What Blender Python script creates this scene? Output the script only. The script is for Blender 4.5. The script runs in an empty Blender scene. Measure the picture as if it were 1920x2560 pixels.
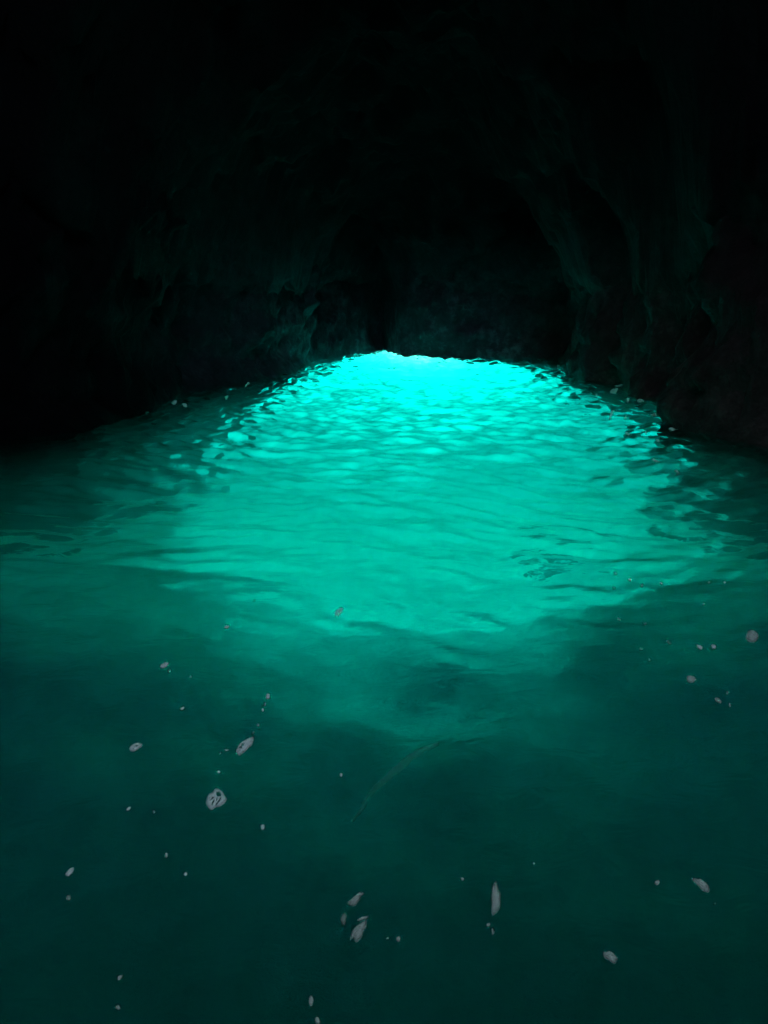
import bpy, bmesh, math, random
import numpy as np
from mathutils import Vector, noise

C = bpy.context.scene
R = math.radians

# ------------------------------------------------------------------ camera
CAM_H = 1.5
PITCH = R(17.0)
F = 1849.0                       # focal length in photo pixels (1920 x 2560)
cam_d = bpy.data.cameras.new('camera')
cam = bpy.data.objects.new('camera', cam_d)
C.collection.objects.link(cam)
cam_d.sensor_fit = 'VERTICAL'
cam_d.sensor_height = 36.0
cam_d.lens = 36.0 * F / 2560.0
cam.location = (0, 0, CAM_H)
cam.rotation_euler = (math.pi/2 - PITCH, 0, 0)
cam_d.clip_start = 0.05
cam_d.clip_end = 500
C.camera = cam

# ------------------------------------------------------------------ light
SUN_EL, SUN_AZ = R(10.8), R(3.0)      # the sun stands beyond the far wall and shines in under it
w = bpy.data.worlds.new('World'); C.world = w; w.use_nodes = True
nt = w.node_tree; nt.nodes.clear()
out = nt.nodes.new('ShaderNodeOutputWorld')
bg = nt.nodes.new('ShaderNodeBackground'); bg.inputs['Strength'].default_value = 0.15
sky = nt.nodes.new('ShaderNodeTexSky'); sky.sky_type = 'NISHITA'; sky.sun_disc = False
sky.sun_elevation = SUN_EL; sky.sun_rotation = SUN_AZ
sky.dust_density = 6.0; sky.ozone_density = 0.6; sky.air_density = 0.9
nt.links.new(sky.outputs[0], bg.inputs[0]); nt.links.new(bg.outputs[0], out.inputs[0])

sun_d = bpy.data.lights.new('sun', 'SUN'); sun = bpy.data.objects.new('sun', sun_d)
C.collection.objects.link(sun)
sun_d.energy = 2.5; sun_d.angle = R(6.0); sun_d.color = (1.0, 0.95, 0.88)
d = Vector((math.sin(SUN_AZ)*math.cos(SUN_EL), math.cos(SUN_AZ)*math.cos(SUN_EL), math.sin(SUN_EL)))
sun.rotation_euler = d.to_track_quat('Z', 'Y').to_euler()

C.view_settings.view_transform = 'Standard'
C.view_settings.look = 'None'
C.view_settings.exposure = 3.55
C.view_settings.gamma = 1.0
C.view_settings.use_curve_mapping = False
C.render.engine = 'CYCLES'
C.cycles.max_bounces = 12
C.cycles.diffuse_bounces = 3
C.cycles.glossy_bounces = 4
C.cycles.transmission_bounces = 8
C.cycles.volume_bounces = 3
C.cycles.transparent_max_bounces = 16
C.cycles.use_denoising = True
C.cycles.sample_clamp_indirect = 4.0
C.cycles.use_adaptive_sampling = False

# ------------------------------------------------------------------ helpers
sT, cT = math.sin(PITCH), math.cos(PITCH)
def ray(u, v):
    a = (u - 960.0)/F; b = (1280.0 - v)/F
    return Vector((a, cT + sT*b, -sT + cT*b))
def ground(u, v, z=0.0):
    r = ray(u, v)
    t = (z - CAM_H)/r.z
    return Vector((r.x*t, r.y*t, z))
def under(u, v, depth):
    """point at `depth` below the surface seen at pixel u,v through flat water"""
    r = ray(u, v).normalized()
    p = ground(u, v)
    h = Vector((r.x, r.y, 0)); n = h.length; h.normalize()
    s = n/1.333; c = math.sqrt(1 - s*s)
    return p + h*(depth*s/c) + Vector((0, 0, -depth))
def mesh_obj(name, verts, faces, mat=None, smooth=True, parent=None):
    me = bpy.data.meshes.new(name)
    me.from_pydata([tuple(v) for v in verts], [], faces)
    me.validate(); me.update()
    if mat: me.materials.append(mat)
    if smooth: me.shade_smooth()
    o = bpy.data.objects.new(name, me); C.collection.objects.link(o)
    if parent: o.parent = parent
    return o
def new_mat(name):
    m = bpy.data.materials.new(name); m.use_nodes = True
    t = m.node_tree; t.nodes.clear()
    o = t.nodes.new('ShaderNodeOutputMaterial')
    return m, t, o
def N(t, kind, **kw):
    n = t.nodes.new('ShaderNode'+kind)
    for k, v in kw.items():
        if k in n.inputs: n.inputs[k].default_value = v
        else: setattr(n, k, v)
    return n

# ------------------------------------------------------------------ materials
def rock_mat(name, c1, c2, c3, rough=0.6, scale=1.0, pale=None, warm_lit=None, near_dim=None):
    m, t, o = new_mat(name)
    b = N(t, 'BsdfPrincipled', Roughness=rough)
    b.inputs['Specular IOR Level'].default_value = 0.06
    tc = N(t, 'TexCoord')
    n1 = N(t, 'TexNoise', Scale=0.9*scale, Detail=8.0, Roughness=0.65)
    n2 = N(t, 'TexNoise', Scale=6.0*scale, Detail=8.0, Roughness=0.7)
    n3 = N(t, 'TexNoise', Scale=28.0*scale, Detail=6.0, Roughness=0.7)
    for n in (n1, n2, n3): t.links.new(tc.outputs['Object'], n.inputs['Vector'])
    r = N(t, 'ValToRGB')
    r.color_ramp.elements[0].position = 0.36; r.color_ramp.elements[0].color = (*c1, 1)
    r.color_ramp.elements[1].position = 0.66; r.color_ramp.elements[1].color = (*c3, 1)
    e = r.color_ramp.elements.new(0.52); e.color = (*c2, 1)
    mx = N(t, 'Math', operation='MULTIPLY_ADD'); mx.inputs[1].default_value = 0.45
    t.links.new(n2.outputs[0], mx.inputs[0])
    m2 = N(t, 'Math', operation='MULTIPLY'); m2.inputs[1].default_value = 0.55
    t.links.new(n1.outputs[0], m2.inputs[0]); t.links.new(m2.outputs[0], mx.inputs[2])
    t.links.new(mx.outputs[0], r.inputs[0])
    col = r.outputs[0]
    sp = N(t, 'SeparateXYZ'); t.links.new(tc.outputs['Object'], sp.inputs[0])
    for spec, ch, lo, hi in ((pale, 1, 9.5, 14.0), (warm_lit, 0, 2.4, 3.6), (near_dim, 1, 5.0, 1.8)):
        # light painted by position: far-wall glow, flash-lit red right wall, dimmed sand ends
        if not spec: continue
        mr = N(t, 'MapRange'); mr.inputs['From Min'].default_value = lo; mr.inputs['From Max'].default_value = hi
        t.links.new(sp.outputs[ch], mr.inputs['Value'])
        # the painted light fades out upward, a little above the waterline
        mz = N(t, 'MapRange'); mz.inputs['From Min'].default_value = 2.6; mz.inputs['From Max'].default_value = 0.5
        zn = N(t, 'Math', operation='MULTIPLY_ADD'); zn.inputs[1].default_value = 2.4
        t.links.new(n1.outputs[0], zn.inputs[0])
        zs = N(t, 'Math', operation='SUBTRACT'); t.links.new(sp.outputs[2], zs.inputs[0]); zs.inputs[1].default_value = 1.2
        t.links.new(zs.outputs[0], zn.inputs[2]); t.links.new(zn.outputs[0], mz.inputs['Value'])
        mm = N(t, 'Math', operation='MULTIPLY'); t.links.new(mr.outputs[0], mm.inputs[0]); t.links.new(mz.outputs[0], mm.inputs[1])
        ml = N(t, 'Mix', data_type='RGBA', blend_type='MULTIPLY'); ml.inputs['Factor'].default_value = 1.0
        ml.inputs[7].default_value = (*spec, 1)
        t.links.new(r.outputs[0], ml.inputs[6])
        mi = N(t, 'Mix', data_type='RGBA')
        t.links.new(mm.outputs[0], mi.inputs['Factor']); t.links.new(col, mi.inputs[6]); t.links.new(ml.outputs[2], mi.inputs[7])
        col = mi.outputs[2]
    t.links.new(col, b.inputs['Base Color'])
    ad = N(t, 'Math', operation='ADD')
    t.links.new(n2.outputs[0], ad.inputs[0]); 
    m3 = N(t, 'Math', operation='MULTIPLY'); m3.inputs[1].default_value = 0.35
    t.links.new(n3.outputs[0], m3.inputs[0]); t.links.new(m3.outputs[0], ad.inputs[1])
    bp = N(t, 'Bump', Strength=0.7, Distance=0.12)
    t.links.new(ad.outputs[0], bp.inputs['Height']); t.links.new(bp.outputs[0], b.inputs['Normal'])
    t.links.new(b.outputs[0], o.inputs[0])
    return m
M_rock = rock_mat('cave_rock', (0.0013, 0.0013, 0.0013), (0.0028, 0.0026, 0.0026), (0.008, 0.0073, 0.007), pale=(20.0, 27, 32), warm_lit=(17, 10.5, 9))  # far-wall glow and flash light on the reddish right wall are in the colour
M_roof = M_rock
M_bed = rock_mat('pale_sand', (0.30, 0.285, 0.24), (0.50, 0.475, 0.41), (0.70, 0.66, 0.57), rough=0.9, scale=0.8, pale=(0.12, 0.12, 0.12), near_dim=(0.15, 0.26, 0.16))  # sand colour darkened at far and near ends to dim the glow there
M_boulder = rock_mat('wet_boulder', (0.03, 0.03, 0.027), (0.07, 0.065, 0.055), (0.14, 0.13, 0.11))

def surf_bump(t):
    tc = N(t, 'TexCoord')
    mp = N(t, 'Mapping'); mp.inputs['Scale'].default_value = (1.0, 1.7, 1.0)
    t.links.new(tc.outputs['Object'], mp.inputs[0])
    n = N(t, 'TexNoise', Scale=5.0, Detail=3.0, Roughness=0.55, Distortion=0.6)
    t.links.new(mp.outputs[0], n.inputs['Vector'])
    bp = N(t, 'Bump', Strength=0.3, Distance=0.02)
    t.links.new(n.outputs[0], bp.inputs['Height'])
    return bp
# surface inside the cave: true refraction and mirror reflection
M_water, t, o = new_mat('cave_water_surface')
g = N(t, 'BsdfGlass', Roughness=0.0, IOR=1.333)
bp = surf_bump(t); t.links.new(bp.outputs[0], g.inputs['Normal'])
t.links.new(g.outputs[0], o.inputs[0])
# surface of the open sea: lets the sun straight through
M_sea, t, o = new_mat('open_sea_surface')
tr = N(t, 'BsdfTransparent'); gl = N(t, 'BsdfGlossy', Roughness=0.05)
mx = N(t, 'MixShader', Fac=0.15)
bp = surf_bump(t); t.links.new(bp.outputs[0], gl.inputs['Normal'])
t.links.new(tr.outputs[0], mx.inputs[1]); t.links.new(gl.outputs[0], mx.inputs[2])
t.links.new(mx.outputs[0], o.inputs[0])
# the body of the water: turquoise, slightly milky
M_vol, t, o = new_mat('turquoise_water_body')
SIG_A = (0.9, 0.021, 0.022); SIG_S = (0.085, 0.085, 0.085)
da = max(SIG_A)
ab = N(t, 'VolumeAbsorption', Density=da); ab.inputs[0].default_value = tuple(1 - a/da for a in SIG_A) + (1,)
sc = N(t, 'VolumeScatter', Density=SIG_S[0], Anisotropy=0.5); sc.inputs[0].default_value = (1, 1, 1, 1)
ad = N(t, 'AddShader'); t.links.new(ab.outputs[0], ad.inputs[0]); t.links.new(sc.outputs[0], ad.inputs[1])
t.links.new(ad.outputs[0], o.inputs['Volume'])

def foam_mat(name, col, rough=0.6, thin=0.0, drift=0.0, edge=1.0):
    m, t, o = new_mat(name)
    b = N(t, 'BsdfPrincipled', Roughness=rough)
    tc = N(t, 'TexCoord')
    n = N(t, 'TexNoise', Scale=90.0, Detail=5.0, Roughness=0.7)
    t.links.new(tc.outputs['Object'], n.inputs['Vector'])
    r = N(t, 'ValToRGB')
    r.color_ramp.elements[0].position = 0.35; r.color_ramp.elements[0].color = (col[0]*0.7, col[1]*0.7, col[2]*0.7, 1)
    r.color_ramp.elements[1].position = 0.6; r.color_ramp.elements[1].color = (*col, 1)
    t.links.new(n.outputs[0], r.inputs[0]); t.links.new(r.outputs[0], b.inputs['Base Color'])
    bp = N(t, 'Bump', Strength=0.8, Distance=0.006)
    t.links.new(n.outputs[0], bp.inputs['Height']); t.links.new(bp.outputs[0], b.inputs['Normal'])
    tl = N(t, 'BsdfTranslucent'); t.links.new(r.outputs[0], tl.inputs[0])
    mx = N(t, 'MixShader', Fac=drift)
    t.links.new(b.outputs[0], mx.inputs[1]); t.links.new(tl.outputs[0], mx.inputs[2])
    at = N(t, 'Attribute', attribute_name='rim')
    av = N(t, 'Math', operation='MULTIPLY_ADD'); av.inputs[1].default_value = 0.5
    t.links.new(n.outputs[0], av.inputs[0]); t.links.new(at.outputs['Fac'], av.inputs[2])
    mr = N(t, 'MapRange'); mr.inputs['From Min'].default_value = edge; mr.inputs['From Max'].default_value = 1.38
    mr.inputs['To Min'].default_value = thin; mr.inputs['To Max'].default_value = 1.0
    t.links.new(av.outputs[0], mr.inputs['Value'])
    tp = N(t, 'BsdfTransparent'); m2 = N(t, 'MixShader')
    t.links.new(mr.outputs[0], m2.inputs[0]); t.links.new(mx.outputs[0], m2.inputs[1]); t.links.new(tp.outputs[0], m2.inputs[2])
    t.links.new(m2.outputs[0], o.inputs[0])
    return m
M_foam = foam_mat('pale_foam', (0.88, 0.98, 0.78), edge=0.9)
M_foam_dim = foam_mat('thin_grey_foam', (0.74, 0.82, 0.62), thin=0.3, edge=0.65)
M_drift = foam_mat('drifting_scrap', (0.93, 0.97, 0.86), thin=0.45, drift=0.25, edge=0.8)
M_weed = foam_mat('pale_weed', (0.45, 0.97, 0.80), thin=0.72, drift=0.7)

# ------------------------------------------------------------------ cave shell
ADDED_SHAFT = (-3.2, 2.8, -3.0, 3.7)          # unseen roof opening, added to let sky light onto the foam
# waterline traced in the photograph, laid out on the water plane
px_line = [(-180, 1150), (0, 1104), (200, 1084), (369, 1034), (436, 1004), (520, 978), (605, 962), (680, 950), (739, 934),
           (768, 913), (802, 897), (860, 889), (921, 880), (959, 876), (1001, 889), (1090, 893), (1200, 896), (1300, 898),
           (1391, 901), (1412, 918), (1425, 937), (1460, 953), (1556, 958), (1569, 991), (1620, 1003), (1660, 1015),
           (1662, 1063), (1700, 1076), (1800, 1100), (1920, 1119), (2100, 1155)]
pts = [ground(u, v) for u, v in px_line]
rear = [Vector((4.4, 3.2, 0)), Vector((4.7, 0.5, 0)), Vector((4.3, -2.5, 0)), Vector((2.5, -4.6, 0)), Vector((0, -5.2, 0)),
        Vector((-2.5, -4.6, 0)), Vector((-4.4, -2.5, 0)), Vector((-4.9, 0.5, 0)), Vector((-4.6, 3.4, 0))]
loop = pts + rear
# resample
def resample(P, step_fn):
    out = []
    n = len(P)
    for i in range(n):
        a, b = P[i], P[(i+1) % n]
        k = max(1, int(math.ceil((b-a).length/step_fn((a+b)/2))))
        for j in range(k): out.append(a.lerp(b, j/k))
    return out
ring = resample(loop, lambda m: 0.09 if m.y > 6 else 0.30)
nr = len(ring)
centre_far = Vector((0.6, 9.0, 0))
# vertical profile: z below water straight-ish, above: wall then roof
def opening_arch(x):
    """depth of the arch's crown below the water at x (far wall); None outside"""
    x0, x1 = -1.95, 3.6
    if x <= x0 or x >= x1: return None
    xc = 0.5
    k = (x-xc)/(x1-xc) if x > xc else (xc-x)/(xc-x0)
    return 0.08 + 2.3*k**2.0 + 0.10*noise.noise(Vector((x*1.1, 3.3, 0)))
def wall_top(p):
    # height at which the wall bends over into the roof
    if p.y > 10: return 1.5 + 0.25*noise.noise(Vector((p.x*0.5, 1.7, 0)))
    k = (p.y + 5.2)/15.2
    return 3.4 + (1.5 - 3.4)*k**3 if k > 0 else 3.4
zs_under = [-9.0, -8, -7, -6, -5.2, -4.6, -4.0, -3.5, -3.0, -2.6, -2.2, -1.9, -1.6, -1.35, -1.1, -0.9, -0.7, -0.55, -0.42, -0.3, -0.2, -0.1, 0.0]
NUP = 26; NRF = 34
def disp(p, nrm, amp):
    q = p*0.55
    d = noise.fractal(q, 0.9, 2.1, 6)*0.6
    rg = 1.0 - abs(noise.noise(Vector((p.x*0.9, p.y*0.9, p.z*2.2))))*2
    d += 0.10*rg
    d += 0.14*noise.fractal(p*3.1, 0.8, 2.0, 4)
    return d*amp
V, Fc = [], []
rows = []
def footprint_axis(p):
    # point of the cave's spine nearest to p: the roof closes on it
    y = min(max(p.y, -2.0), 13.5)
    x = 0.1 + 0.07*max(y-3, 0)
    return Vector((x, y, 0))
for i, p in enumerate(ring):
    a = footprint_axis(p)
    outw = (p - a); outw.z = 0
    outw.normalize()
    top = wall_top(p) + 1.6
    col = []
    for z in zs_under:
        off = 0.12*(-z) if z < 0 else 0
        if p.y < 11: off = -0.10*z*1.0
        q = p + outw*off + Vector((0, 0, z))
        fade = min(1, abs(z)/0.25)
        if z > -8.9: q = q + outw*disp(q, outw, 0.75*fade)
        col.append(q)
    for j in range(1, NUP+1):
        s = j/NUP
        z = top*s
        lean = 0.25*math.sin(s*math.pi*0.5)        # leans outward a little then in
        q = p + outw*(0.30*s*(1-s)*2) + Vector((0, 0, z))
        fade = min(1, z/0.30)
        q = q + outw*disp(q, outw, 0.85*fade)
        col.append(q)
    rows.append(col)
ncol = len(rows[0])
for col in rows: V.extend(col)
def keep(c, p):
    # the underwater mouth
    if c.y > 11.4 and c.z < 0:
        ar = opening_arch(p.x)
        if ar is not None and c.z < -ar and c.z > -6.5: return False
    return True
for i in range(nr):
    i2 = (i+1) % nr
    for j in range(ncol-1):
        ids = (i*ncol+j, i2*ncol+j, i2*ncol+j+1, i*ncol+j+1)
        c = (V[ids[0]] + V[ids[1]] + V[ids[2]] + V[ids[3]])/4
        if keep(c, ring[i]): Fc.append(ids)
# inward-facing shell, thickened outwards
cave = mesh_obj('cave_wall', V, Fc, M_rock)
cave['kind'] = 'structure'; cave['label'] = 'dark rough rock walls and low roof of the sea cave'
bm = bmesh.new(); bm.from_mesh(cave.data); bmesh.ops.recalc_face_normals(bm, faces=bm.faces); bm.to_mesh(cave.data); bm.free()
cave.data.shade_smooth()
# roof: one rough vault springing from the walls
poly0 = np.array([(p.x, p.y) for p in ring]); seg = np.roll(poly0, -1, 0) - poly0
def edge_dist(x, y):
    dx, dy = x - poly0[:, 0], y - poly0[:, 1]
    tt = np.clip((dx*seg[:, 0] + dy*seg[:, 1])/np.maximum((seg**2).sum(1), 1e-9), 0, 1)
    dd = np.hypot(dx - tt*seg[:, 0], dy - tt*seg[:, 1])
    k = int(dd.argmin())
    x1, y1 = poly0[:, 0], poly0[:, 1]; x2, y2 = np.roll(x1, -1), np.roll(y1, -1)
    den = np.where(y2 == y1, 1e-9, y2-y1)
    ins = (np.count_nonzero(((y1 > y) != (y2 > y)) & (x < (x2-x1)*(y-y1)/den + x1)) % 2) == 1
    return dd[k] if ins else -dd[k]
rx = np.arange(-7.2, 7.6, 0.11); ry = np.arange(-7.6, 20.4, 0.11)
Vr, Fr, Dr = [], [], []
for y in ry:
    for x in rx:
        dd = edge_dist(x, y)
        tp = wall_top(Vector((x, y, 0)))
        apex = 1.6 + 2.6*min(1, max(0, (15.5 - y)/12))
        W = 2.6
        k = min(1, max(0, dd/W))
        z = tp + apex*math.sqrt(max(0, 1-(1-k)**2)) - max(0, -dd)*0.6
        q = Vector((x, y, z))
        q.z += disp(q, None, 1.0)
        Vr.append(q); Dr.append(dd)
nrx = len(rx)
for j in range(len(ry)-1):
    for i in range(nrx-1):
        cx, cy = rx[i], ry[j]
        if ADDED_SHAFT[0] < cx < ADDED_SHAFT[1] and ADDED_SHAFT[2] < cy < ADDED_SHAFT[3]: continue
        if Dr[j*nrx+i] < -0.75: continue
        Fr.append((j*nrx+i, (j+1)*nrx+i, (j+1)*nrx+i+1, j*nrx+i+1))
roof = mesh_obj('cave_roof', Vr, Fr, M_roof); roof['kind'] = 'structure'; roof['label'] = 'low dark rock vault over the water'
sm = roof.modifiers.new('thick', 'SOLIDIFY'); sm.thickness = 0.8; sm.offset = -1

# outer rock mass that closes everything above (with the same added opening)
def box_faces(x0, x1, y0, y1, z0, z1):
    v = [(x0,y0,z0),(x1,y0,z0),(x1,y1,z0),(x0,y1,z0),(x0,y0,z1),(x1,y0,z1),(x1,y1,z1),(x0,y1,z1)]
    f = [(0,3,2,1),(4,5,6,7),(0,1,5,4),(1,2,6,5),(2,3,7,6),(3,0,4,7)]
    return v, f

# ------------------------------------------------------------------ seabed
def bed_h(x, y):
    # sand bank rising towards the viewer, added so its far slope catches the beam
    wob = 0.6*noise.noise(Vector((x*0.55, 7.1, 0)))
    yy = y + wob
    base = -2.2 - 3.4*(1 - math.exp(-((yy-3.7)/(4.6 if yy > 3.7 else 5.0))**2))
    side = max(0, abs(x-0.1) - 1.0)
    base += 0.30*min(side, 2.5)*math.exp(-((y-4.5)/4.5)**2)
    n = noise.fractal(Vector((x*0.5, y*0.5, 0)), 0.9, 2.0, 5)*0.25 + noise.fractal(Vector((x*2.2, y*2.2, 4)), 0.9, 2.0, 3)*0.10
    return base + n
xs = np.concatenate([np.linspace(-60, -7, 20), np.linspace(-6.8, 7.2, 90), np.linspace(8, 60, 20)])
ys = np.concatenate([np.linspace(-30, -6, 10), np.linspace(-5.8, 24, 170), np.linspace(25, 90, 30)])
Vb = [(x, y, bed_h(x, y) if -8 < x < 8.5 and y < 30 else -5.8 - 0.05*max(0, y-24)) for y in ys for x in xs]
nx = len(xs)
Fb = [(j*nx+i, j*nx+i+1, (j+1)*nx+i+1, (j+1)*nx+i) for j in range(len(ys)-1) for i in range(nx-1)]
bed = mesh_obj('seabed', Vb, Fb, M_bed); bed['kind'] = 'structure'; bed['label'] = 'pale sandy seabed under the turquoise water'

# ------------------------------------------------------------------ water
rng = np.random.default_rng(11)
def wave(X, Y):
    Z = np.zeros_like(X)
    # gentle warp so crests wander
    Xw = X + 0.35*np.sin(Y*0.9+1.3) + 0.18*np.sin(Y*2.3 + X*0.8)
    Yw = Y + 0.30*np.sin(X*0.8+0.4) + 0.16*np.sin(X*1.9 - Y*0.7 + 2.0)
    for k in range(60):
        lam = 0.11*(0.65/0.11)**rng.random()
        th = rng.normal(0, 0.42) + (0 if rng.random() < 0.8 else rng.normal(0, 0.9))
        kx, ky = math.sin(th)*2*math.pi/lam, math.cos(th)*2*math.pi/lam
        a = 0.0037*lam**0.8
        gx, gy = rng.uniform(0.2, 0.9, 2); ph = rng.uniform(0, 6.28, 3)
        env = 0.55 + 0.45*np.sin(gx*X + ph[1])*np.sin(gy*Y + ph[2])
        s = np.sin(kx*Xw + ky*Yw + ph[0])
        Z += a*env*(s + 0.25*np.cos(2*(kx*Xw + ky*Yw + ph[0])))
    for k in range(30):
        lam = 0.11*(0.3/0.11)**rng.random()
        th = rng.normal(0, 0.7)
        kx, ky = math.sin(th)*2*math.pi/lam, math.cos(th)*2*math.pi/lam
        gx_, gy_ = rng.uniform(0.4, 1.6, 2); ph = rng.uniform(0, 6.28, 3)
        env = np.clip(0.4 + 0.6*np.sin(gx_*X + ph[1])*np.sin(gy_*Y + ph[2]), 0, 1)
        Z += 0.0007*(lam/0.2)*env*np.sin(kx*Xw + ky*Yw + ph[0])*np.clip((Y-4)/6, 0, 1)
    return Z
gx = np.arange(-6.5, 6.7, 0.033)
gy = np.concatenate([np.arange(-7, 1.0, 0.12), np.arange(1.0, 19.5, 0.027)])
X, Y = np.meshgrid(gx, gy)
amp = (np.clip((Y-2.2)/6.0, 0.10, 1.0) * 3.0 + np.clip((Y-8)/5, 0, 1)*1.3)
# choppier along the rock on both sides
chop = np.clip((np.abs(X-0.7) - (1.5+0.02*Y))/1.6, 0, 1)
Z = wave(X, Y)*amp*(1+0.35*chop)
nX, nY = len(gx), len(gy)
co = np.stack([X.ravel(), Y.ravel(), Z.ravel()], 1)
ii = (np.arange(nY-1)[:, None]*nX + np.arange(nX-1)[None, :]).ravel()
quads = np.stack([ii, ii+1, ii+nX+1, ii+nX], 1)
# open sea beyond (outside the cave), coarse
ox = np.linspace(-60, 60, 60); oy = np.linspace(19.6, 90, 60)
me = bpy.data.meshes.new('water')
me.vertices.add(len(co)); me.vertices.foreach_set('co', co.ravel().astype(np.float32))
me.loops.add(len(quads)*4); me.loops.foreach_set('vertex_index', quads.ravel().astype(np.int32))
me.polygons.add(len(quads)); me.polygons.foreach_set('loop_start', (np.arange(len(quads))*4).astype(np.int32))
fc = co[quads].mean(1)
me.update(calc_edges=True); me.validate()
me.materials.append(M_water); me.materials.append(M_sea)
poly = np.array([(p.x, p.y) for p in ring])
def inside(px, py):
    r = np.zeros(px.shape, bool)
    for k in range(len(poly)):
        x1, y1 = poly[k]; x2, y2 = poly[(k+1) % len(poly)]
        cnd = ((y1 > py) != (y2 > py)) & (px < (x2-x1)*(py-y1)/((y2-y1) if y2 != y1 else 1e-9) + x1)
        r ^= cnd
    return r
outm = (~inside(fc[:, 0], fc[:, 1] - 0.15)) & (fc[:, 1] > 12.0)
me.polygons.foreach_set('material_index', outm.astype(np.int32))
me.shade_smooth()
water = bpy.data.objects.new('water', me); C.collection.objects.link(water)
water['kind'] = 'structure'; water['label'] = 'rippled turquoise water glowing from daylight entering under the rock'
def H(x, y):
    i = int(round((x+6.5)/0.033)); j = int(np.argmin(np.abs(gy-y)))
    i = min(max(i, 0), nX-1)
    return float(Z[j, i])
print('wave rms', float(Z.std()), Z.min(), Z.max())
# open sea strip beyond the far wall
Vs = [(x, y, 0.0) for y in np.linspace(19.47, 90, 12) for x in np.linspace(-60, 60, 12)]
Fs = [(j*12+i, j*12+i+1, (j+1)*12+i+1, (j+1)*12+i) for j in range(11) for i in range(11)]
sea = mesh_obj('sea', Vs, Fs, M_sea, smooth=False); sea['kind'] = 'structure'
vb, fb = box_faces(-59.5, 59.5, -29, 89, -14, -0.13)
body = mesh_obj('water_body', vb, fb, M_vol, smooth=False); body['kind'] = 'structure'; body.parent = water

# ------------------------------------------------------------------ submerged rocks lying on the sand
def submerged_rock(x, y, rx_, ry_, rz_, seed, label):
    bm = bmesh.new(); bmesh.ops.create_icosphere(bm, subdivisions=4, radius=1.0)
    for q in bm.verts:
        n = q.co.copy()
        r_ = 1 + 0.45*noise.fractal(n*1.3 + Vector((seed, 0, 0)), 0.9, 2.0, 5)
        q.co = Vector((n.x*rx_*r_, n.y*ry_*r_, n.z*rz_*r_))
    me = bpy.data.meshes.new('submerged_rock'); bm.to_mesh(me); bm.free(); me.shade_smooth()
    me.materials.append(M_boulder)
    o = bpy.data.objects.new('submerged_rock', me); C.collection.objects.link(o)
    o.location = (x, y, bed_h(x, y) + 0.05)
    o['label'] = label; o['category'] = 'rock'; o['group'] = 'rocks under the water'
submerged_rock(2.0, 7.6, 0.40, 0.24, 0.16, 9.0, 'long low dark rock under the lower right of the glow')

# ------------------------------------------------------------------ floating foam, drifting scraps
def scrap(u, v, wpx, hpx, ang, seed, mat, depth=0.0, holes=(), point=0.0, fine=False, thick=0.004, rag=0.16):
    """irregular scrap of foam lying on (or hanging just under) the water; returns a mesh object"""
    rnd = random.Random(seed)
    if depth > 0 and mat is M_foam: mat = M_drift
    nr_, na = (16, 60) if fine else (4, 18)
    ca, sa = math.cos(R(ang)), math.sin(R(ang))
    hz = [(k, rnd.uniform(0.3, 1.0)*rag/k**0.7, rnd.uniform(0, 6.28)) for k in (2, 3, 4, 5, 7)]
    c = under(u, v, depth) if depth > 0 else ground(u, v)
    c.z = -depth if depth > 0 else H(c.x, c.y)
    vs, loc, fs = [], [], []
    def place(a, b):
        x = a*wpx/2; y = b*hpx/2
        uu = u + x*ca - y*sa; vv = v - (x*sa + y*ca)
        p = under(uu, vv, depth) if depth > 0 else ground(uu, vv)
        p.z = -depth if depth > 0 else H(p.x, p.y) + 0.003
        return p
    def rad(t_):
        r_ = 1.0 + sum(a_*math.cos(k*t_+p_) for k, a_, p_ in hz)
        return r_*(1 + point*max(0, math.cos(t_))**4)
    pts_ = [(0.0, 0.0)]
    for i in range(1, nr_+1):
        for j in range(na):
            t_ = 2*math.pi*j/na; rr = rad(t_)*i/nr_
            pts_.append((rr*math.cos(t_), rr*math.sin(t_)))
    scale_m = wpx*(c - Vector((0, 0, CAM_H))).length/F
    for k, (a, b) in enumerate(pts_):
        p = place(a, b)
        ri = 0 if k == 0 else ((k-1)//na + 1)/nr_
        bump = 0.5 + 0.5*noise.noise(Vector((a*3+seed, b*3, 0)))
        p.z += (1 - ri**2)*min(0.012, 0.12*scale_m)*(0.4 + bump)
        vs.append(p - c)
    def cut(ids):
        a = sum(pts_[i][0] for i in ids)/len(ids); b = sum(pts_[i][1] for i in ids)/len(ids)
        for (hx, hy, hw, hh_, ha) in holes:
            dx, dy = a-hx, b-hy
            x = dx*math.cos(ha)+dy*math.sin(ha); y = -dx*math.sin(ha)+dy*math.cos(ha)
            if (x/hw)**2 + (y/hh_)**2 < 1: return True
        return False
    for j in range(na):
        ids = (0, 1+j, 1+(j+1) % na)
        if not cut(ids): fs.append(ids)
    for i in range(nr_-1):
        for j in range(na):
            a0 = 1+i*na+j; a1 = 1+i*na+(j+1) % na
            ids = (a0, a0+na, a1+na, a1)
            if not cut(ids): fs.append(ids)
    o = mesh_obj('foam_scrap', vs, fs, mat)
    at = o.data.attributes.new('rim', 'FLOAT', 'POINT')
    if len(o.data.vertices) == len(pts_):
        at.data.foreach_set('value', [0.0 if k == 0 else ((k-1)//na + 1)/nr_ for k in range(len(pts_))])
    o.location = c
    m_ = o.modifiers.new('thick', 'SOLIDIFY'); m_.thickness = thick; m_.offset = -1
    return o
def tag(o, label, cat='foam', group=None):
    o['label'] = label; o['category'] = cat
    if group: o['group'] = group
    return o
FO, FD = M_foam, M_foam_dim
ORD = ['first','second','third','fourth','fifth','sixth','seventh','eighth','ninth','tenth','eleventh','twelfth','thirteenth','fourteenth','fifteenth','sixteenth','seventeenth']
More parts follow.
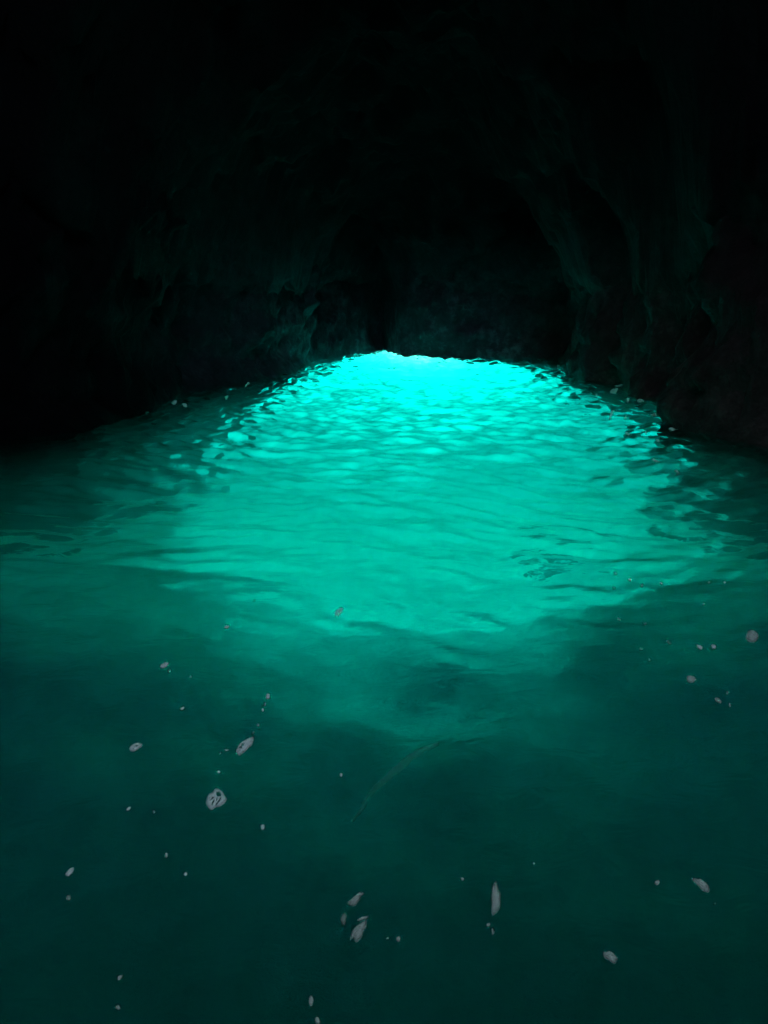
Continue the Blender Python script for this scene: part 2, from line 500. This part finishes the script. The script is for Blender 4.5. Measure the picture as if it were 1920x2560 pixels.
LABROW = ['dim fleck starting the row on the right', 'bright fleck second in the row', 'dim fleck hanging below the start of the row', 'dim fleck just right of the second bright one', 'bright fleck alone in the middle of the row', 'faint fleck left of the last two in the row', 'bright fleck last but one in the row', 'small fleck ending the row near the right edge']
big_holes = [(0.10, 0.42, 0.27, 0.32, 0.5), (-0.34, -0.25, 0.08, 0.36, -0.5), (-0.08, -0.50, 0.10, 0.30, 0.1), (0.42, -0.18, 0.08, 0.40, -0.25), (-0.58, -0.1, 0.06, 0.30, -0.6), (0.17, -0.10, 0.06, 0.18, 0.3)]
tag(scrap(540, 2001, 46, 54, -25, 5, FO, holes=big_holes, fine=True, rag=0.20), 'largest white foam patch, a dark hole and slits through it, lower left', group='foam patches on the left')
tag(scrap(610, 1867, 52, 26, 42, 6, FO, holes=[(-0.10, 0.25, 0.20, 0.36, 0), (-0.42, 0.1, 0.10, 0.40, 0.3), (-0.64, -0.2, 0.07, 0.26, 0.3)], fine=True, point=0.25), 'leaf shaped pale foam patch with holes, at the foot of a string of bubbles', group='foam patches on the left')
tag(scrap(339, 1869, 35, 19, 30, 7, FO, holes=[(0.15, -0.1, 0.16, 0.28, 0), (-0.45, -0.3, 0.1, 0.2, 0.5)], fine=True), 'small oval foam patch with one dark hole, far left of the leaf shaped patch', group='foam patches on the left')
tag(scrap(411, 1664, 24, 12, 25, 8, FO, holes=[(0.1, 0.1, 0.05, 0.5, 0.2)], fine=True), 'oval ribbed foam patch, topmost of those on the left', group='foam patches on the left')
tag(scrap(175, 2182, 32, 13, 50, 9, FO), 'smooth pale rod shaped scrap slanting near the left edge', 'scrap')
tag(scrap(1880, 1593, 35, 33, 0, 10, FD, rag=0.07, fine=True), 'large round grey foam disc close to the right edge')
tag(scrap(1239, 2250, 26, 76, 4, 12, FD, fine=True, rag=0.32), 'tall grey bone shaped foam smear in the lower right centre')
tag(scrap(889, 2252, 52, 18, 40, 13, FD, fine=True, rag=0.38), 'torn narrow foam scrap slanting above the larger ragged one, bottom centre', group='ragged scraps in the bottom centre')
tag(scrap(897, 2332, 60, 28, 48, 14, FD, fine=True, rag=0.34, holes=[(0.2, 0.1, 0.08, 0.35, 0.3)]), 'larger ragged grey foam clump at the bottom centre', group='ragged scraps in the bottom centre')
tag(scrap(907, 2300, 26, 11, 20, 15, FD, rag=0.3), 'small flat foam scrap squeezed between the two ragged clumps', group='ragged scraps in the bottom centre')
tag(scrap(859, 2297, 18, 30, -10, 16, FD, rag=0.3, depth=0.05), 'faint sunken foam blur left of the ragged clumps', group='ragged scraps in the bottom centre')
tag(scrap(1754, 2215, 52, 22, -42, 17, FD, fine=True, rag=0.2), 'grey spindle shaped foam scrap slanting down, lower right', group='foam scraps on the lower right')
tag(scrap(1526, 2393, 44, 24, -40, 18, FD, fine=True, rag=0.26), 'grey foam clump with a pointed tail, nearest the bottom right', group='foam scraps on the lower right')
tag(scrap(1643, 2209, 15, 14, 0, 19, FD), 'small round grey foam dot left of the spindle shaped scrap', group='foam scraps on the lower right')
tag(scrap(1728, 1699, 27, 17, -15, 20, FD, rag=0.1), 'oval grey foam fleck below the pair of flecks on the right', group='foam flecks on the right')
tag(scrap(1749, 1619, 20, 9, -35, 21, FO), 'thin slanting foam fleck, left one of a pair on the right', group='foam flecks on the right')
tag(scrap(1784, 1618, 14, 12, -20, 22, FO), 'rounder foam fleck, right one of a pair on the right', group='foam flecks on the right')
tag(scrap(1795, 1752, 22, 11, -32, 23, FD), 'slanting grey fleck, lowest on the right side', group='foam flecks on the right')
tag(scrap(847, 1531, 26, 16, 35, 24, M_drift), 'sunken turquoise scrap drifting at the foot of the bright glow', 'scrap')
tag(scrap(670, 1742, 11, 15, 5, 25, FO, holes=[(0, 0, 0.15, 0.3, 0)]), 'foam fleck with a pinhole at the head of the bubble string', 'foam', 'string of bubbles')
for k, (u, v, a, b, g, dp) in enumerate([(663, 1762, 3, 7, -15, 0), (657, 1777, 7, 10, -10, 0), (646, 1812, 8, 9, 30, 0.05), (634, 1831, 12, 6, 40, 0.05), (567, 1878, 13, 4, 0, 0), (552, 1883, 9, 5, 40, 0.06)]):
    tag(scrap(u, v, a, b, g, 30+k, FO, dp), ['sliver of foam directly under the head of the bubble string', 'small pale bubble second down the bubble string', 'turquoise bubble midway down the bubble string', 'turquoise bubble just above the tip of the leaf shaped patch', 'thin white dash level with the leaf shaped patch, on its left', 'faint sunken bubble left of the thin white dash'][k], 'bubble', 'string of bubbles')
lone = [(567, 1567, 14, 8, 20, 0, FO, 'little bright fleck high on the left, under the edge of the glow'),
        (477, 1691, 10, 6, 20, 0.05, FO, 'tiny turquoise fleck right of the ribbed oval patch'),
        (422, 1677, 9, 9, 30, 0.08, FO, 'faint sunken fleck touching the ribbed oval patch'),
        (456, 1773, 12, 7, 20, 0, FO, 'small pale fleck between the ribbed oval patch and the leaf shaped one'),
        (547, 1932, 9, 7, 0, 0, FO, 'small pale fleck just above the largest foam patch'),
        (853, 1941, 8, 9, -10, 0, FO, 'small bright fleck left of the pale curved weed'),
        (322, 2023, 16, 7, 35, 0, FO, 'small wedge shaped fleck left of the largest foam patch'),
        (657, 2069, 11, 15, -5, 0, FO, 'pale fleck below and right of the largest foam patch'),
        (386, 2031, 9, 8, 0, 0.1, FO, 'faint sunken fleck beside the small wedge shaped one'),
        (416, 2140, 8, 16, 0, 0, FD, 'dim upright fleck above the lower left corner'),
        (464, 2185, 11, 8, 25, 0, FO, 'tiny bright fleck in the lower left, alone'),
        (171, 2245, 16, 15, 0, 0.04, FD, 'dim round fleck under the rod shaped scrap'),
        (300, 2447, 17, 11, 50, 0, FD, 'dim slanting fleck near the bottom left'),
        (295, 2521, 15, 12, 0, 0, FD, 'dim fleck lowest in the bottom left'),
        (778, 2504, 14, 28, 0, 0, FD, 'dim upright drop shaped fleck at the bottom, left of centre'),
        (794, 2552, 14, 22, 10, 0, FD, 'dim fleck cut by the bottom edge of the picture'),
        (996, 2351, 13, 14, 0, 0, FD, 'dim round fleck right of the ragged clumps'),
        (969, 2345, 9, 9, 0, 0.05, FD, 'very faint fleck between the ragged clumps and the dim round fleck'),
        (1156, 2200, 10, 9, 0, 0, FD, 'dim fleck up and left of the bone shaped smear'),
        (1221, 2316, 12, 10, 30, 0, FD, 'dim small fleck under the bone shaped smear'),
        (1232, 2330, 9, 20, 0, 0.04, FD, 'faint trailing wisp under the bone shaped smear'),
        (1335, 2162, 6, 6, 0, 0, FO, 'tiny fleck above and right of the bone shaped smear'),
        (1787, 2259, 10, 8, 0, 0.05, FD, 'faint fleck under the spindle shaped scrap'),
        (1824, 1765, 6, 13, 0, 0, FD, 'thin upright fleck right of the lowest slanting one'),
        (636, 1502, 7, 5, 0, 0.03, FO, 'tiny turquoise fleck on the dim left part of the glow')]
for k, (u, v, a, b, g, dp, m_, lab) in enumerate(lone):
    tag(scrap(u, v, a, b, g, 50+k, m_, dp), lab, 'foam fleck', 'lone foam flecks')
rowf = [(1538, 1433, 10, 7, -20, 0.05), (1575, 1449, 10, 7, -10, 0), (1535, 1470, 10, 9, -40, 0.05), (1604, 1464, 10, 9, 0, 0.04), (1653, 1458, 9, 6, -20, 0),
        (1751, 1460, 9, 5, 0, 0.05), (1772, 1457, 8, 5, 0, 0), (1811, 1457, 7, 7, -30, 0)]
for k, (u, v, a, b, g, dp) in enumerate(rowf):
    tag(scrap(u, v, a, b, g, 90+k, FO, dp), LABROW[k] + ' of flecks' if LABROW[k].endswith('row') else LABROW[k], 'foam fleck', 'row of flecks on the right')
dimf = [(1759, 1510, 9, 7, 0, 0.05), (1547, 1547, 13, 8, -30, 0.03), (1613, 1560, 13, 9, 0, 0.1), (1670, 1605, 15, 7, -30, 0.08), (1603, 1623, 10, 9, 0, 0.12), (1624, 1650, 8, 8, 0, 0.1), (1819, 1732, 9, 8, 0, 0.1)]
for k, (u, v, a, b, g, dp) in enumerate(dimf):
    tag(scrap(u, v, a, b, g, 110+k, FO, dp), ['faint fleck below the right end of the row of flecks', 'turquoise comma shaped fleck below the start of the row of flecks', 'sunken fleck right of the comma shaped one', 'sunken slanting fleck between the comma shaped one and the pale pair', 'faint sunken fleck straight below the comma shaped one', 'faint sunken fleck lowest in the dim turquoise group', 'faint sunken fleck above the lowest slanting grey fleck'][k], 'foam fleck', 'sunken flecks on the right')
edge = [(1226, 893, 22, 3, 0), (1347, 898, 26, 4, -5), (1395, 919, 9, 14, 0), (1547, 964, 26, 4, -8), (1534, 981, 22, 5, 8), (1486, 987, 26, 6, -30),
        (1571, 1002, 14, 6, 20), (1601, 1006, 22, 4, -5), (1634, 1036, 24, 8, -18), (1684, 1072, 32, 5, -8), (1645, 1102, 12, 7, -20), (1610, 1082, 14, 7, -40),
        (1569, 1084, 14, 5, -30), (1530, 1037, 22, 8, 40), (1564, 1042, 8, 5, 30), (1638, 1158, 24, 6, -30), (1692, 1178, 18, 7, -40)]
for k, (u, v, a, b, g) in enumerate(edge):
    tag(scrap(u, v, a, b, g, 130+k, M_drift, rag=0.35), 'thin foam streak along the right-hand rock, ' + ORD[sorted(range(len(edge)), key=lambda q_: edge[q_][1]).index(k)] + ' counted from the far wall', 'foam streak', 'foam streaks by the right rock')
for k, (u, v, a, b, g) in enumerate([(436, 1010, 20, 5, 15), (368, 1035, 12, 4, 10), (461, 1017, 18, 6, -15), (567, 998, 14, 4, 10), (620, 966, 16, 3, 12)]):
    tag(scrap(u, v, a, b, g, 160+k, M_drift, rag=0.35), 'thin foam streak along the left-hand rock, ' + ORD[{368:0, 436:1, 461:2, 567:3, 620:4}[u]] + ' from the left', 'foam streak', 'foam streaks by the left rock')

# pale curved strand of weed just below the surface
line = [(881, 2054, 5), (903, 2024, 9), (919, 1992, 12), (941, 1967, 13), (974, 1938, 18), (1001, 1916, 20), (1031, 1891, 15), (1060, 1875, 14), (1098, 1862, 6)]
vs, fs = [], []
nl = 40
for i in range(nl+1):
    f_ = i/nl*(len(line)-1); k = min(int(f_), len(line)-2); q = f_-k
    u = line[k][0]*(1-q)+line[k+1][0]*q; v = line[k][1]*(1-q)+line[k+1][1]*q; wd = line[k][2]*(1-q)+line[k+1][2]*q
    du, dv = line[k+1][0]-line[k][0], line[k+1][1]-line[k][1]; L = math.hypot(du, dv); du /= L; dv /= L
    for j in range(5):
        w_ = (j/4-0.5)*wd*(1+0.35*noise.noise(Vector((i*0.5, j, 0))))
        p = under(u - dv*w_, v + du*w_, 0.12)
        p.z += 0.015*math.sin(j/4*math.pi) + 0.01*noise.noise(Vector((i*0.4, 0, 2)))
        vs.append(p)
for i in range(nl):
    for j in range(4): fs.append((i*5+j, i*5+j+1, (i+1)*5+j+1, (i+1)*5+j))
wo = mesh_obj('weed_strand', vs, fs, M_weed)
m_ = wo.modifiers.new('thick', 'SOLIDIFY'); m_.thickness = 0.006
tag(wo, 'pale curved strand of weed faintly visible below the surface in the lower centre', 'weed')
